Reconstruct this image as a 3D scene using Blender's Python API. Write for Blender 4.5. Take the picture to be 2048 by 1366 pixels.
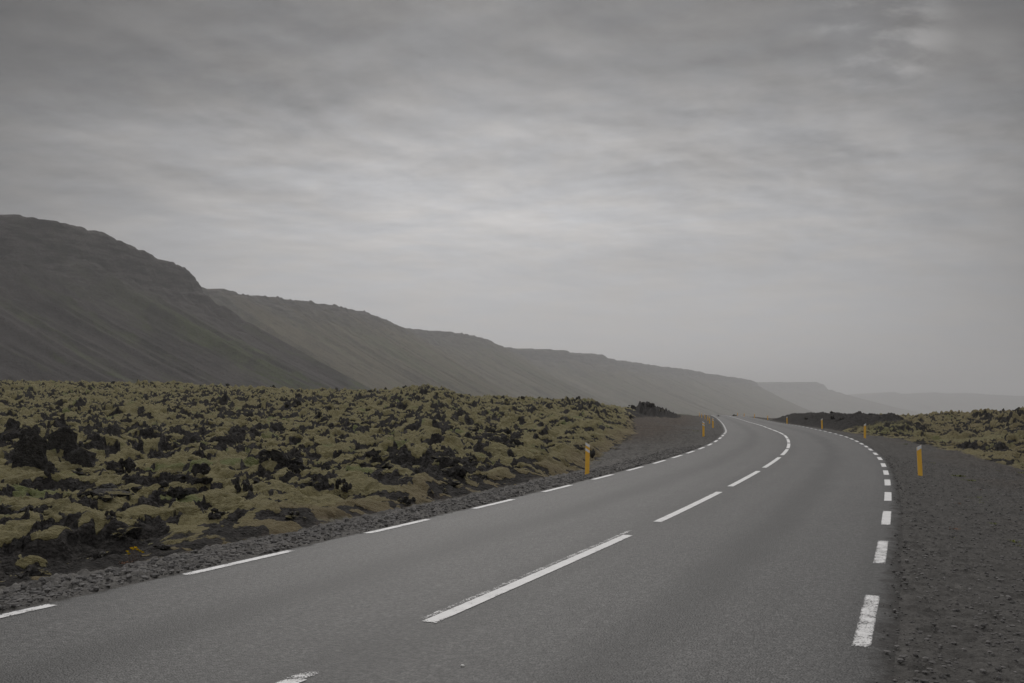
import bpy, bmesh, math, random
import numpy as np
from mathutils import Vector, Matrix, noise as mnoise

# ------------------------------------------------------------------ clear
for o in list(bpy.data.objects):
    bpy.data.objects.remove(o, do_unlink=True)
SC = bpy.context.scene
COL = SC.collection
R = math.radians
rnd = random.Random(7)

# ------------------------------------------------------------------ camera
F, YH, H = 2000.0, 816.0, 1.85          # focal length and horizon row in photo pixels, eye height in metres
PITCH = math.atan((YH - 683) / F)
cam = bpy.data.cameras.new('camera')
cam.sensor_width = 36.0
cam.lens = F / 2048 * 36
cam.clip_start = 0.1
cam.clip_end = 60000
camo = bpy.data.objects.new('camera', cam)
COL.objects.link(camo)
camo.location = (0, 0, H)
camo.rotation_euler = (R(90) + PITCH, 0, 0)
SC.camera = camo

# ------------------------------------------------------------------ exposure and render settings
SC.view_settings.view_transform = 'Standard'
SC.view_settings.look = 'None'
SC.view_settings.exposure = -0.22
SC.view_settings.gamma = 1
SC.view_settings.use_curve_mapping = False
SC.render.engine = 'CYCLES'
SC.cycles.use_denoising = True
SC.cycles.denoising_prefilter = 'ACCURATE'
SC.cycles.max_bounces = 5
SC.cycles.diffuse_bounces = 2
SC.cycles.glossy_bounces = 2
SC.cycles.transparent_max_bounces = 6
SC.cycles.volume_bounces = 0
SC.cycles.caustics_reflective = False
SC.cycles.caustics_refractive = False

# ------------------------------------------------------------------ node helpers
class NT:
    def __init__(s, tree):
        s.t = tree
    def n(s, kind, **kw):
        nd = s.t.nodes.new(kind)
        ins = kw.pop('ins', {})
        for k, v in kw.items():
            setattr(nd, k, v)
        for k, v in ins.items():
            s.set(nd.inputs[k], v)
        return nd
    def set(s, sock, v):
        if isinstance(v, bpy.types.NodeSocket):
            s.t.links.new(v, sock)
        else:
            if sock.type == 'RGBA' and len(v) == 3:
                v = (*v, 1)
            sock.default_value = v
    def m(s, op, a, b=None, c=None, clamp=False):
        nd = s.t.nodes.new('ShaderNodeMath'); nd.operation = op; nd.use_clamp = clamp
        s.set(nd.inputs[0], a)
        if b is not None: s.set(nd.inputs[1], b)
        if c is not None: s.set(nd.inputs[2], c)
        return nd.outputs[0]
    def mix(s, f, a, b, blend='MIX'):
        nd = s.t.nodes.new('ShaderNodeMix'); nd.data_type = 'RGBA'; nd.blend_type = blend
        s.set(nd.inputs['Factor'], f)
        s.set(nd.inputs[6], a); s.set(nd.inputs[7], b)
        return nd.outputs[2]
    def noise(s, vec, scale, detail=4, rough=.55, dist=0.0, out='Fac'):
        nd = s.n('ShaderNodeTexNoise', ins={'Scale': scale, 'Detail': detail, 'Roughness': rough, 'Distortion': dist})
        if vec is not None: s.set(nd.inputs['Vector'], vec)
        return nd.outputs[out]
    def voro(s, vec, scale, feature='F1', out='Distance'):
        nd = s.n('ShaderNodeTexVoronoi', feature=feature, ins={'Scale': scale})
        if vec is not None: s.set(nd.inputs['Vector'], vec)
        return nd.outputs[out]
    def ramp(s, fac, stops, interp='LINEAR'):
        nd = s.t.nodes.new('ShaderNodeValToRGB')
        nd.color_ramp.interpolation = interp
        e = nd.color_ramp.elements
        while len(e) < len(stops): e.new(0.5)
        for el, (p, c) in zip(e, stops):
            el.position = p
            el.color = (c, c, c, 1) if isinstance(c, (int, float)) else (*c, 1)
        s.set(nd.inputs[0], fac)
        return nd.outputs[0]
    def rng(s, v, a, b, c, d, smooth=True):
        nd = s.n('ShaderNodeMapRange', interpolation_type='SMOOTHSTEP' if smooth else 'LINEAR',
                 ins={'From Min': a, 'From Max': b, 'To Min': c, 'To Max': d})
        s.set(nd.inputs['Value'], v)
        return nd.outputs[0]
    def scale(s, vec, x, y, z):
        nd = s.n('ShaderNodeMapping', ins={'Scale': (x, y, z)})
        s.set(nd.inputs['Vector'], vec)
        return nd.outputs[0]
    def attr(s, name, out='Fac'):
        return s.n('ShaderNodeAttribute', attribute_name=name).outputs[out]
    def pos(s):
        return s.n('ShaderNodeNewGeometry').outputs['Position']
    def objc(s):
        return s.n('ShaderNodeTexCoord').outputs['Object']
    def bump(s, h, strength, dist, normal=None):
        nd = s.n('ShaderNodeBump', ins={'Strength': strength, 'Distance': dist, 'Height': h})
        if normal is not None: s.set(nd.inputs['Normal'], normal)
        return nd.outputs[0]

def material(name):
    m = bpy.data.materials.new(name)
    m.use_nodes = True
    m.node_tree.nodes.clear()
    t = NT(m.node_tree)
    out = t.n('ShaderNodeOutputMaterial')
    return m, t, out

# ------------------------------------------------------------------ sky (overcast) and sun
SUN_EL, SUN_AZ = 42.0, -6.0              # degrees; azimuth measured from straight ahead towards the right
w = bpy.data.worlds.new('World')
SC.world = w
w.use_nodes = True
w.node_tree.nodes.clear()
t = NT(w.node_tree)
wo = t.n('ShaderNodeOutputWorld')
d = t.n('ShaderNodeTexCoord').outputs['Generated']
sx = t.n('ShaderNodeSeparateXYZ'); t.set(sx.inputs[0], d)
X, Y, Z = sx.outputs
zc = t.m('MAXIMUM', Z, 0.0)
hor = t.m('SQRT', t.m('ADD', t.m('MULTIPLY', X, X), t.m('MULTIPLY', Y, Y)))
hn = t.m('MAXIMUM', hor, 1e-4)
ca = t.m('DIVIDE', t.m('ADD', t.m('MULTIPLY', X, math.sin(R(1.5))), t.m('MULTIPLY', Y, math.cos(R(1.5)))), hn)
# cloud deck: direction projected on a level layer high above
den = t.m('ADD', zc, 0.15)
cx = t.m('DIVIDE', X, den); cy = t.m('DIVIDE', Y, den)
cv = t.n('ShaderNodeCombineXYZ'); t.set(cv.inputs[0], cx); t.set(cv.inputs[1], cy)
pv = cv.outputs[0]
warp = t.n('ShaderNodeTexNoise', ins={'Scale': 0.9, 'Detail': 2.0}); t.set(warp.inputs['Vector'], pv)
wv = t.n('ShaderNodeVectorMath', operation='MULTIPLY_ADD')
t.set(wv.inputs[0], warp.outputs['Color']); wv.inputs[1].default_value = (.28, .28, 0); t.set(wv.inputs[2], pv)
wp = wv.outputs[0]
rot = t.n('ShaderNodeMapping', ins={'Rotation': (0, 0, R(-26)), 'Scale': (1.0, 1.2, 1)}); t.set(rot.inputs['Vector'], wp)
c1 = t.noise(rot.outputs[0], .95, 3, .5)
c2 = t.noise(rot.outputs[0], 3.8, 6, .58, .15)
c3 = t.noise(t.scale(wp, .5, .5, 1), 1.1, 2, .5)
# relief of the cloud base: brighter where it faces the glow ahead, darker on the near side of each fold
def relief(sc_, det, off_, rg):
    sh = t.n('ShaderNodeVectorMath', operation='ADD'); t.set(sh.inputs[0], rot.outputs[0]); sh.inputs[1].default_value = off_
    return t.m('SUBTRACT', t.noise(rot.outputs[0], sc_, det, rg), t.noise(sh.outputs[0], sc_, det, rg))
r1 = relief(1.5, 4, (.03, .20, 0), .5); r2 = relief(5.5, 5, (.01, .06, 0), .55); r3 = relief(13, 4, (.0, .025, 0), .55)
detail = t.m('ADD', t.m('MULTIPLY', t.m('SUBTRACT', c1, .5), .75), t.m('MULTIPLY', t.m('SUBTRACT', c2, .5), .28))
detail = t.m('ADD', detail, t.m('ADD', t.m('MULTIPLY', r1, 1.0), t.m('ADD', t.m('MULTIPLY', r2, .8), t.m('MULTIPLY', r3, .30))))
detail = t.m('ADD', detail, t.m('MULTIPLY', t.m('SUBTRACT', c3, .5), .6))
calm = t.rng(zc, .06, .28, .06, .95)
amp = t.m('ADD', 1.0, t.m('MULTIPLY', detail, t.m('MULTIPLY', calm, 1.0)))
elev = t.ramp(zc, [(0, .59), (.10, .57), (.18, .56), (.23, .50), (.30, .27), (.37, .15), (.5, .32), (.7, .85), (1, 1.0)], 'B_SPLINE')
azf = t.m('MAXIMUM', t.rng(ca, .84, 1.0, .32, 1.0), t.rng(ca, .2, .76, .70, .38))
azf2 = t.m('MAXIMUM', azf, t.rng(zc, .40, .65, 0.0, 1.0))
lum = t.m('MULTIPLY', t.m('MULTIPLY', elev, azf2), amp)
def lobe(ppx, ppy, deg, k):
    v_ = Vector(((ppx - 1024) / F, 1, 0)); e_ = (683 - ppy) / F
    v_ = Vector(((ppx - 1024) / F, math.cos(PITCH) - e_ * math.sin(PITCH), math.sin(PITCH) + e_ * math.cos(PITCH))).normalized()
    dp = t.n('ShaderNodeVectorMath', operation='DOT_PRODUCT'); t.set(dp.inputs[0], d); dp.inputs[1].default_value = v_
    return t.m('MULTIPLY', t.rng(dp.outputs['Value'], math.cos(R(deg)), 1.0, 0, 1), k)
gap = t.m('ADD', t.m('MULTIPLY', lobe(1765, 60, 4, .11), t.rng(t.m('ADD', c2, t.m('MULTIPLY', r2, .8)),   .42, .70, 0, 1.3)), lobe(1000, 300, 11, .06))
lum = t.m('ADD', lum, gap)
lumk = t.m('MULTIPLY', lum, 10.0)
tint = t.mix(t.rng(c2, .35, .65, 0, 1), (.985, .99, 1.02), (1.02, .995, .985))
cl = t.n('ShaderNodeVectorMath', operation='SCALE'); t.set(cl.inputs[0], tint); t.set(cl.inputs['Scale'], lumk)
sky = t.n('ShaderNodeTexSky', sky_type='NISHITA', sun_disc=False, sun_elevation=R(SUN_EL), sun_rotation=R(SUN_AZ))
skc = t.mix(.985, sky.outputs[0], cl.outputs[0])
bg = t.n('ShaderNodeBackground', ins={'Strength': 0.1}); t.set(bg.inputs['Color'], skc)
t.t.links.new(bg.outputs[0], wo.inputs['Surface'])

sun = bpy.data.lights.new('sun', 'SUN')
sun.energy = 1.5
sun.angle = R(22)
sun.color = (1, .965, .92)
suno = bpy.data.objects.new('sun', sun)
COL.objects.link(suno)
sd = Vector((math.sin(R(SUN_AZ)) * math.cos(R(SUN_EL)), math.cos(R(SUN_AZ)) * math.cos(R(SUN_EL)), math.sin(R(SUN_EL))))
suno.rotation_euler = sd.to_track_quat('Z', 'Y').to_euler()
suno.location = (0, 0, 60)

# ------------------------------------------------------------------ object helpers
def tag(o, label=None, cat=None, group=None, kind=None):
    if label: o['label'] = label
    if cat: o['category'] = cat
    if group: o['group'] = group
    if kind: o['kind'] = kind
    return o

def mesh_np(name, V, Fq, mat, attrs=None, smooth=True, parent=None):
    """V (n,3), Fq (m,k) -> object"""
    me = bpy.data.meshes.new(name)
    V = np.ascontiguousarray(V, np.float32); Fq = np.ascontiguousarray(Fq, np.int32)
    n, (m, k) = len(V), Fq.shape
    me.vertices.add(n); me.vertices.foreach_set('co', V.ravel())
    me.loops.add(m * k); me.loops.foreach_set('vertex_index', Fq.ravel())
    me.polygons.add(m)
    me.polygons.foreach_set('loop_start', np.arange(0, m * k, k, dtype=np.int32))
    me.polygons.foreach_set('loop_total', np.full(m, k, np.int32))
    me.polygons.foreach_set('use_smooth', np.full(m, smooth, bool))
    me.update(calc_edges=True)
    for an, av in (attrs or {}).items():
        a = me.attributes.new(an, 'FLOAT', 'POINT')
        a.data.foreach_set('value', np.ascontiguousarray(av, np.float32))
    if mat: me.materials.append(mat)
    o = bpy.data.objects.new(name, me)
    COL.objects.link(o)
    if parent: o.parent = parent
    return o

def grid_faces(nr, nc, keep=None):
    i = np.arange(nr - 1)[:, None] * nc + np.arange(nc - 1)[None, :]
    f = np.stack([i, i + 1, i + nc + 1, i + nc], -1).reshape(-1, 4)
    return f

def submesh(V, Fq, attrs):
    u, inv = np.unique(Fq.ravel(), return_inverse=True)
    return V[u], inv.reshape(Fq.shape), {k: a[u] for k, a in attrs.items()}

# ------------------------------------------------------------------ numpy noise
def _h(ix, iy, seed):
    h = (ix.astype(np.int64) * 374761393 + iy.astype(np.int64) * 668265263 + seed * 1442695041) & 0xffffffff
    h = ((h ^ (h >> 13)) * 1274126177) & 0xffffffff
    h = ((h ^ (h >> 16)) * 2246822519) & 0xffffffff
    return (h ^ (h >> 15)) & 0xffffffff
def rand2(ix, iy, seed):
    return _h(ix, iy, seed) / 4294967296.0
def perlin(x, y, seed=0):
    ix = np.floor(x); iy = np.floor(y); fx = x - ix; fy = y - iy
    ix = ix.astype(np.int64); iy = iy.astype(np.int64)
    u = fx * fx * fx * (fx * (fx * 6 - 15) + 10); v = fy * fy * fy * (fy * (fy * 6 - 15) + 10)
    def g(i, j, dx, dy):
        a = rand2(i, j, seed) * (2 * np.pi)
        return np.cos(a) * dx + np.sin(a) * dy
    a = g(ix, iy, fx, fy); b = g(ix + 1, iy, fx - 1, fy)
    c = g(ix, iy + 1, fx, fy - 1); e = g(ix + 1, iy + 1, fx - 1, fy - 1)
    return ((a + (b - a) * u) * (1 - v) + (c + (e - c) * u) * v) * 1.5
def fbm(x, y, seed=0, o=4, g=.5, l=2.03):
    s = 0; a = 1; tot = 0
    for k in range(o):
        s = s + a * perlin(x, y, seed + k * 17); tot += a; a *= g; x = x * l + 3.7; y = y * l - 1.3
    return s / tot
def ridged(x, y, seed=0, o=4):
    s = 0; a = 1; tot = 0
    for k in range(o):
        s = s + a * (1 - np.abs(perlin(x, y, seed + k * 31)) * 1.6); tot += a; a *= .5; x = x * 2.1 + 5.1; y = y * 2.1 + 1.9
    return s / tot
def worley(x, y, seed=0):
    ix = np.floor(x).astype(np.int64); iy = np.floor(y).astype(np.int64)
    f1 = np.full(x.shape, 9.0); f2 = np.full(x.shape, 9.0); cid = np.zeros(x.shape)
    for dx in (-1, 0, 1):
        for dy in (-1, 0, 1):
            jx = ix + dx; jy = iy + dy
            px = jx + .1 + .8 * rand2(jx, jy, seed); py = jy + .1 + .8 * rand2(jx, jy, seed + 91)
            dd = (px - x) ** 2 + (py - y) ** 2
            r = rand2(jx, jy, seed + 7)
            closer = dd < f1
            f2 = np.where(closer, f1, np.minimum(f2, dd))
            cid = np.where(closer, r, cid)
            f1 = np.where(closer, dd, f1)
    return np.sqrt(f1), np.sqrt(f2), cid
def sstep(a, b, x):
    q = np.clip((x - a) / (b - a), 0, 1)
    return q * q * (3 - 2 * q)

# ------------------------------------------------------------------ road alignment
KN = [0, 15, 30, 45, 60, 80, 100, 130, 160, 200, 260]
KV = [-0.00099, -0.0014, -0.00246, -0.00457, -0.00278, -0.0004, -6e-05, -0.00018, -0.00013, -0.00016, -0.00025]
ZV = [-0.057, -0.105, -0.061, -0.001, 0.161, 0.122, 0.121, 0.0, -0.02, -0.007, 0.0]
CF = [-0.006, -0.013, -0.012, -0.02, -0.022, -0.004, -0.012, -0.022, -0.022, -0.02, -0.018]
LW = 3.628                               # lane width
DS = 0.25
S0, S1 = -16.0, 520.0
SS = np.arange(S0, S1, DS)
kk = np.interp(SS, KN, KV)
i0 = int(round((0 - S0) / DS))
hd = np.cumsum(kk) * DS; hd = hd - hd[i0] + 0.38912
cxs = np.cumsum(np.sin(hd)) * DS; cys = np.cumsum(np.cos(hd)) * DS
cxs = cxs - cxs[i0] - 2.8176; cys = cys - cys[i0] + 4.0
def smooth_interp(x, xp, fp):
    fine = np.arange(S0 - 40, S1 + 40, 1.0)
    v = np.interp(fine, xp, fp)
    ker = np.hanning(13); ker /= ker.sum()
    v = np.convolve(np.pad(v, 6, mode='edge'), ker, 'valid')
    return np.interp(x, fine, v)
def road_z0(s):
    drop = -np.maximum(s - 240, 0) ** 2 / 12000. - np.maximum(s - 315, 0) ** 2 / 2600.
    return smooth_interp(s, KN, ZV) + np.maximum(drop, -6.5)
ZS = road_z0(SS); CFS = smooth_interp(SS, KN, CF)
NX, NY = np.cos(hd), -np.sin(hd)
def road_pt(s, dlat):
    x = np.interp(s, SS, cxs) + np.interp(s, SS, NX) * dlat
    y = np.interp(s, SS, cys) + np.interp(s, SS, NY) * dlat
    z = np.interp(s, SS, ZS) + np.interp(s, SS, CFS) * dlat
    return x, y, z
def road_coords(x, y):
    """arc length and signed offset (right positive) of ground points"""
    st = 8
    cx_, cy_, hh, ss = cxs[::st], cys[::st], hd[::st], SS[::st]
    s = np.empty(x.shape); dd = np.empty(x.shape)
    for a in range(0, len(x), 40000):
        xx, yy = x[a:a + 40000], y[a:a + 40000]
        D2 = (xx[:, None] - cx_[None]) ** 2 + (yy[:, None] - cy_[None]) ** 2
        i = D2.argmin(1)
        ex, ey = xx - cx_[i], yy - cy_[i]
        ds = ex * np.sin(hh[i]) + ey * np.cos(hh[i])
        sc = ss[i] + ds
        px, py = np.interp(sc, SS, cxs), np.interp(sc, SS, cys)
        nx, ny = np.interp(sc, SS, NX), np.interp(sc, SS, NY)
        s[a:a + 40000] = sc
        dd[a:a + 40000] = (xx - px) * nx + (yy - py) * ny
    return s, dd

EDGE_L, EDGE_R = LW + .22, LW + .30

# ------------------------------------------------------------------ materials
def mat_asphalt():
    m, t, out = material('asphalt')
    p = t.pos(); lat = t.attr('lat')
    al = t.attr('along')
    # worn wheel tracks, darker lane centres and joint along the middle
    q = t.m('DIVIDE', t.m('ABSOLUTE', lat), LW)
    wob = t.m('MULTIPLY', t.m('SUBTRACT', t.noise(p, .35, 2), .5), .16)
    qq = t.m('ADD', q, wob)
    prof = t.ramp(qq, [(0, .78), (.08, .80), (.2, 1.16), (.33, 1.14), (.5, .48), (.64, .88), (.78, 1.26), (.9, 1.0), (1, .72)], 'CARDINAL')
    stretch = t.n('ShaderNodeCombineXYZ'); t.set(stretch.inputs[0], t.m('MULTIPLY', lat, 2.2)); t.set(stretch.inputs[1], t.m('MULTIPLY', al, .09))
    streak = t.noise(stretch.outputs[0], 1.0, 4, .6)
    blot = t.noise(p, .55, 4, .6)
    chips = t.voro(p, 62, out='Color')
    chsep = t.n('ShaderNodeSeparateColor'); t.set(chsep.inputs[0], chips)
    gr = t.noise(p, 20, 3, .75)
    gr2 = t.noise(p, 17, 3, .7)
    v = t.m('MULTIPLY', prof, t.rng(streak, .25, .75, .82, 1.18, False))
    v = t.m('MULTIPLY', v, t.rng(blot, .3, .7, .90, 1.10, False))
    v = t.m('MULTIPLY', v, t.rng(gr, .27, .73, .25, 1.75, False))
    v = t.m('MULTIPLY', v, t.rng(gr2, .30, .68, .55, 1.4, False))
    v = t.m('MULTIPLY', v, t.rng(chsep.outputs[0], 0, 1, .45, 1.6, False))
    col = t.n('ShaderNodeVectorMath', operation='SCALE')
    col.inputs[0].default_value = (.043, .0418, .0408); t.set(col.inputs['Scale'], v)
    edge = t.rng(t.m('ADD', t.m('ABSOLUTE', lat), t.m('MULTIPLY', t.m('SUBTRACT', t.noise(p, 3.0, 5, .7), .5), .5)), LW + .02, LW + .26, 0, 1)
    spill = t.n('ShaderNodeVectorMath', operation='SCALE'); spill.inputs[0].default_value = (.050, .0475, .045); t.set(spill.inputs['Scale'], t.rng(gr, .3, .7, .6, 1.4, False))
    acol = t.mix(edge, col.outputs[0], spill.outputs[0])
    hgt = t.m('ADD', t.m('MULTIPLY', t.voro(p, 62), -1.0), t.m('MULTIPLY', gr, .8))
    nb = t.bump(hgt, .8, .006)
    b = t.n('ShaderNodeBsdfPrincipled', ins={'Base Color': acol, 'Roughness': t.m('ADD', t.m('MULTIPLY', edge, .35), .6), 'Specular IOR Level': t.m('SUBTRACT', .4, t.m('MULTIPLY', edge, .3)), 'Normal': nb})
    t.t.links.new(b.outputs[0], out.inputs[0])
    return m

def mat_paint():
    m, t, out = material('road_paint')
    p = t.pos(); e = t.attr('edge'); wr = t.attr('wear')
    n1 = t.noise(p, 55, 3, .7); n2 = t.noise(p, 6, 3, .6)
    v = t.m('ADD', n1, t.m('MULTIPLY', t.m('SUBTRACT', n2, .5), .5))
    thr = t.m('ADD', t.m('MULTIPLY', t.m('POWER', e, 6.0), .16), t.m('ADD', .30, wr))
    a = t.rng(t.m('SUBTRACT', v, thr), -.02, .03, 0, 1)
    c = t.mix(n2, (.50, .495, .49), (.70, .695, .69))
    b = t.n('ShaderNodeBsdfPrincipled', ins={'Base Color': c, 'Roughness': .6, 'Normal': t.bump(n1, .4, .004)})
    tr = t.n('ShaderNodeBsdfTransparent')
    mx = t.n('ShaderNodeMixShader'); t.set(mx.inputs[0], a)
    t.t.links.new(tr.outputs[0], mx.inputs[1]); t.t.links.new(b.outputs[0], mx.inputs[2])
    t.t.links.new(mx.outputs[0], out.inputs[0])
    return m

def mat_terrain():
    m, t, out = material('lava_and_gravel')
    p = t.pos()
    rock = t.attr('rock'); soil = t.attr('soil'); tn = t.attr('tint'); grn = t.attr('green'); bro = t.attr('brown')
    # moss: woolly grey olive cushions
    n1 = t.noise(p, 1.1, 4, .6); n2 = t.noise(p, 9, 5, .65); n3 = t.noise(p, 38, 3, .7)
    moss = t.mix(t.rng(n1, .3, .7, 0, 1), (.066, .054, .016), (.128, .105, .038))
    moss = t.mix(t.rng(t.noise(p, .45, 4, .65), .42, .66, 0, .55), moss, (.060, .049, .021))
    moss = t.mix(t.rng(n2, .3, .72, 0, .75), moss, (.225, .190, .090))
    moss = t.mix(t.rng(n3, .4, .75, 0, .5), moss, (.070, .058, .022))
    gcol = t.mix(n2, (.046, .066, .012), (.088, .110, .022))
    moss = t.mix(t.m('MULTIPLY', grn, t.rng(n2, .25, .6, .5, 1)), moss, gcol)
    moss = t.mix(bro, moss, t.mix(n2, (.060, .038, .020), (.110, .074, .036)))
    # lava rock with pale lichen specks
    r1 = t.noise(p, 5, 5, .7); r2 = t.voro(p, 14)
    rk = t.mix(t.rng(r1, .3, .7, 0, 1), (.009, .008, .0075), (.046, .042, .039))
    spot = t.m('MULTIPLY', t.rng(t.noise(p, 22, 3, .7), .62, .72, 0, 1), t.rng(t.noise(p, 2.2, 2), .45, .7, 0, 1))
    rk = t.mix(t.m('MULTIPLY', spot, .55), rk, (.25, .24, .23))
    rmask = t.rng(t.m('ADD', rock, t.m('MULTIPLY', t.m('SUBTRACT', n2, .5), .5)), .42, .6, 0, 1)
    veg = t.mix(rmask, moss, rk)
    # gravel: every stone its own grey
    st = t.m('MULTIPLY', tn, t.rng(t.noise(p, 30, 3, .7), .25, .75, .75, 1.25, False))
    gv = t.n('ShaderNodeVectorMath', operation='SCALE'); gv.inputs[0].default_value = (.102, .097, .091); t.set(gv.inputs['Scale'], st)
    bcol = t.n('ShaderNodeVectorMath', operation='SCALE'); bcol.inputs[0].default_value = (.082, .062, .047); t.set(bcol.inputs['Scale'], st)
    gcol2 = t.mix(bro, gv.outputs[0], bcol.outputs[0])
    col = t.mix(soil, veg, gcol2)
    hm = t.m('ADD', t.m('MULTIPLY', n2, .14), t.m('MULTIPLY', n3, .045))
    hr = t.m('ADD', t.m('MULTIPLY', r1, .16), t.m('MULTIPLY', r2, -.06))
    hmix = t.n('ShaderNodeMix', data_type='FLOAT'); t.set(hmix.inputs[0], rmask); t.set(hmix.inputs[2], hm); t.set(hmix.inputs[3], hr)
    hs = t.m('MULTIPLY', t.noise(p, 26, 3, .7), .03)
    h2 = t.n('ShaderNodeMix', data_type='FLOAT'); t.set(h2.inputs[0], soil); t.set(h2.inputs[2], hmix.outputs[0]); t.set(h2.inputs[3], hs)
    nb = t.bump(h2.outputs[0], 1.0, 1.0)
    b = t.n('ShaderNodeBsdfPrincipled', ins={'Base Color': col, 'Roughness': .95, 'Specular IOR Level': .15, 'Normal': nb})
    shw = t.m('MULTIPLY', t.m('SUBTRACT', 1.0, rmask), t.m('SUBTRACT', 1.0, soil))
    t.set(b.inputs['Sheen Weight'], t.m('MULTIPLY', shw, .35)); b.inputs['Sheen Tint'].default_value = (.8, .75, .5, 1)
    t.t.links.new(b.outputs[0], out.inputs[0])
    return m

def mat_rock():
    m, t, out = material('lava_rock')
    p = t.pos()
    n = t.n('ShaderNodeNewGeometry').outputs['Normal']
    sz = t.n('ShaderNodeSeparateXYZ'); t.set(sz.inputs[0], n)
    r1 = t.noise(p, 6, 5, .7); r2 = t.voro(p, 17)
    rk = t.mix(t.rng(r1, .3, .7, 0, 1), (.012, .011, .010), (.066, .061, .057))
    spot = t.m('MULTIPLY', t.rng(t.noise(p, 20, 3, .7), .60, .70, 0, 1), t.rng(t.noise(p, 1.7, 2), .42, .62, 0, 1))
    rk = t.mix(t.m('MULTIPLY', spot, .6), rk, (.27, .26, .25))
    ms = t.rng(t.m('ADD', sz.outputs[2], t.m('MULTIPLY', t.m('SUBTRACT', t.noise(p, 2.5, 3), .5), 1.6)), .80, .98, 0, .9)
    col = t.mix(ms, rk, (.13, .11, .045))
    nb = t.bump(t.m('ADD', t.m('MULTIPLY', r1, .12), t.m('MULTIPLY', r2, -.05)), 1, 1.0)
    b = t.n('ShaderNodeBsdfPrincipled', ins={'Base Color': col, 'Roughness': .9, 'Specular IOR Level': .25, 'Normal': nb})
    t.t.links.new(b.outputs[0], out.inputs[0])
    return m

def mat_stones():
    m, t, out = material('loose_stone')
    p = t.pos(); tn = t.attr('tint')
    v = t.m('MULTIPLY', tn, t.rng(t.noise(p, 40, 3), .3, .7, .8, 1.2, False))
    gv = t.n('ShaderNodeVectorMath', operation='SCALE'); gv.inputs[0].default_value = (.112, .107, .103); t.set(gv.inputs['Scale'], v)
    b = t.n('ShaderNodeBsdfPrincipled', ins={'Base Color': gv.outputs[0], 'Roughness': .85, 'Specular IOR Level': .3})
    t.t.links.new(b.outputs[0], out.inputs[0])
    return m

def mat_hill(name, base, alt, green, patch):
    m, t, out = material(name)
    al = t.attr('along'); dn = t.attr('down'); cliff = t.attr('cliff'); p = t.pos()
    cv = t.n('ShaderNodeCombineXYZ'); t.set(cv.inputs[0], t.m('ADD', al, t.m('MULTIPLY', t.noise(p, .011, 4, .6), 60.0))); t.set(cv.inputs[1], t.m('MULTIPLY', dn, .16)); v = cv.outputs[0]
    s1 = t.noise(v, .030, 5, .62, 1.6); s2 = t.noise(v, .16, 5, .65); s3 = t.noise(v, .012, 3, .5, .6)
    q1 = t.noise(p, .02, 5, .6); q2 = t.noise(p, .12, 5, .7)
    c = t.mix(t.rng(s1, .35, .65, 0, 1), base, alt)
    c = t.mix(t.m('MULTIPLY', t.rng(s2, .5, .72, 0, 1), .20), c, tuple(x * .45 for x in base))
    gm = t.m('MULTIPLY', t.rng(t.m('ADD', s3, t.m('MULTIPLY', t.m('SUBTRACT', s2, .5), .5)), .5, .64, 0, 1), t.rng(dn, patch[0], patch[1], patch[2], 1.0))
    c = t.mix(gm, c, green)
    c = t.mix(t.m('MULTIPLY', t.rng(t.noise(t.scale(p, 1, 1, .6), .013, 6, .65, .8),   .50, .62, 0, 1), .72), c, tuple(x * .5 for x in base))
    c = t.mix(t.rng(q2, .3, .8, 0, .45), c, tuple(min(1, x * 1.5) for x in alt))
    v2 = t.n('ShaderNodeCombineXYZ'); t.set(v2.inputs[0], t.m('MULTIPLY', al, .014)); t.set(v2.inputs[1], t.m('MULTIPLY', dn, .085))
    lay = t.m('MULTIPLY', t.rng(t.noise(v2.outputs[0], 1.0, 4, .6, .5), .56, .66, 0, 1), t.rng(dn, 60, 150, 1, 0))
    c = t.mix(t.m('MULTIPLY', lay, .6), c, (.034, .030, .029))
    rockc = t.mix(t.rng(t.noise(t.scale(p, .5, .5, 2.5), .06, 5, .7), .35, .65, 0, 1), (.018, .016, .0155), (.095, .087, .082))
    c = t.mix(t.m('MULTIPLY', cliff, t.rng(q2, .2, .6, .5, 1)), c, rockc)
    q3 = t.noise(p, .5, 4, .75)
    vs = t.n('ShaderNodeVectorMath', operation='SCALE'); t.set(vs.inputs[0], c); t.set(vs.inputs['Scale'], t.rng(q3, .3, .7, .68, 1.32, False)); c = vs.outputs[0]
    h = t.m('ADD', t.m('MULTIPLY', s2, 2.0), t.m('MULTIPLY', q2, 4.0))
    nb = t.bump(h, .8, 1.0)
    b = t.n('ShaderNodeBsdfPrincipled', ins={'Base Color': c, 'Roughness': 1, 'Specular IOR Level': .05, 'Normal': nb})
    t.t.links.new(b.outputs[0], out.inputs[0])
    return m

def mat_plain(name, c0, c1, sc, rough=.9, spec=.2):
    m, t, out = material(name)
    p = t.pos()
    c = t.mix(t.rng(t.noise(p, sc, 5, .6), .3, .7, 0, 1), c0, c1)
    b = t.n('ShaderNodeBsdfPrincipled', ins={'Base Color': c, 'Roughness': rough, 'Specular IOR Level': spec})
    t.t.links.new(b.outputs[0], out.inputs[0])
    return m

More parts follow.
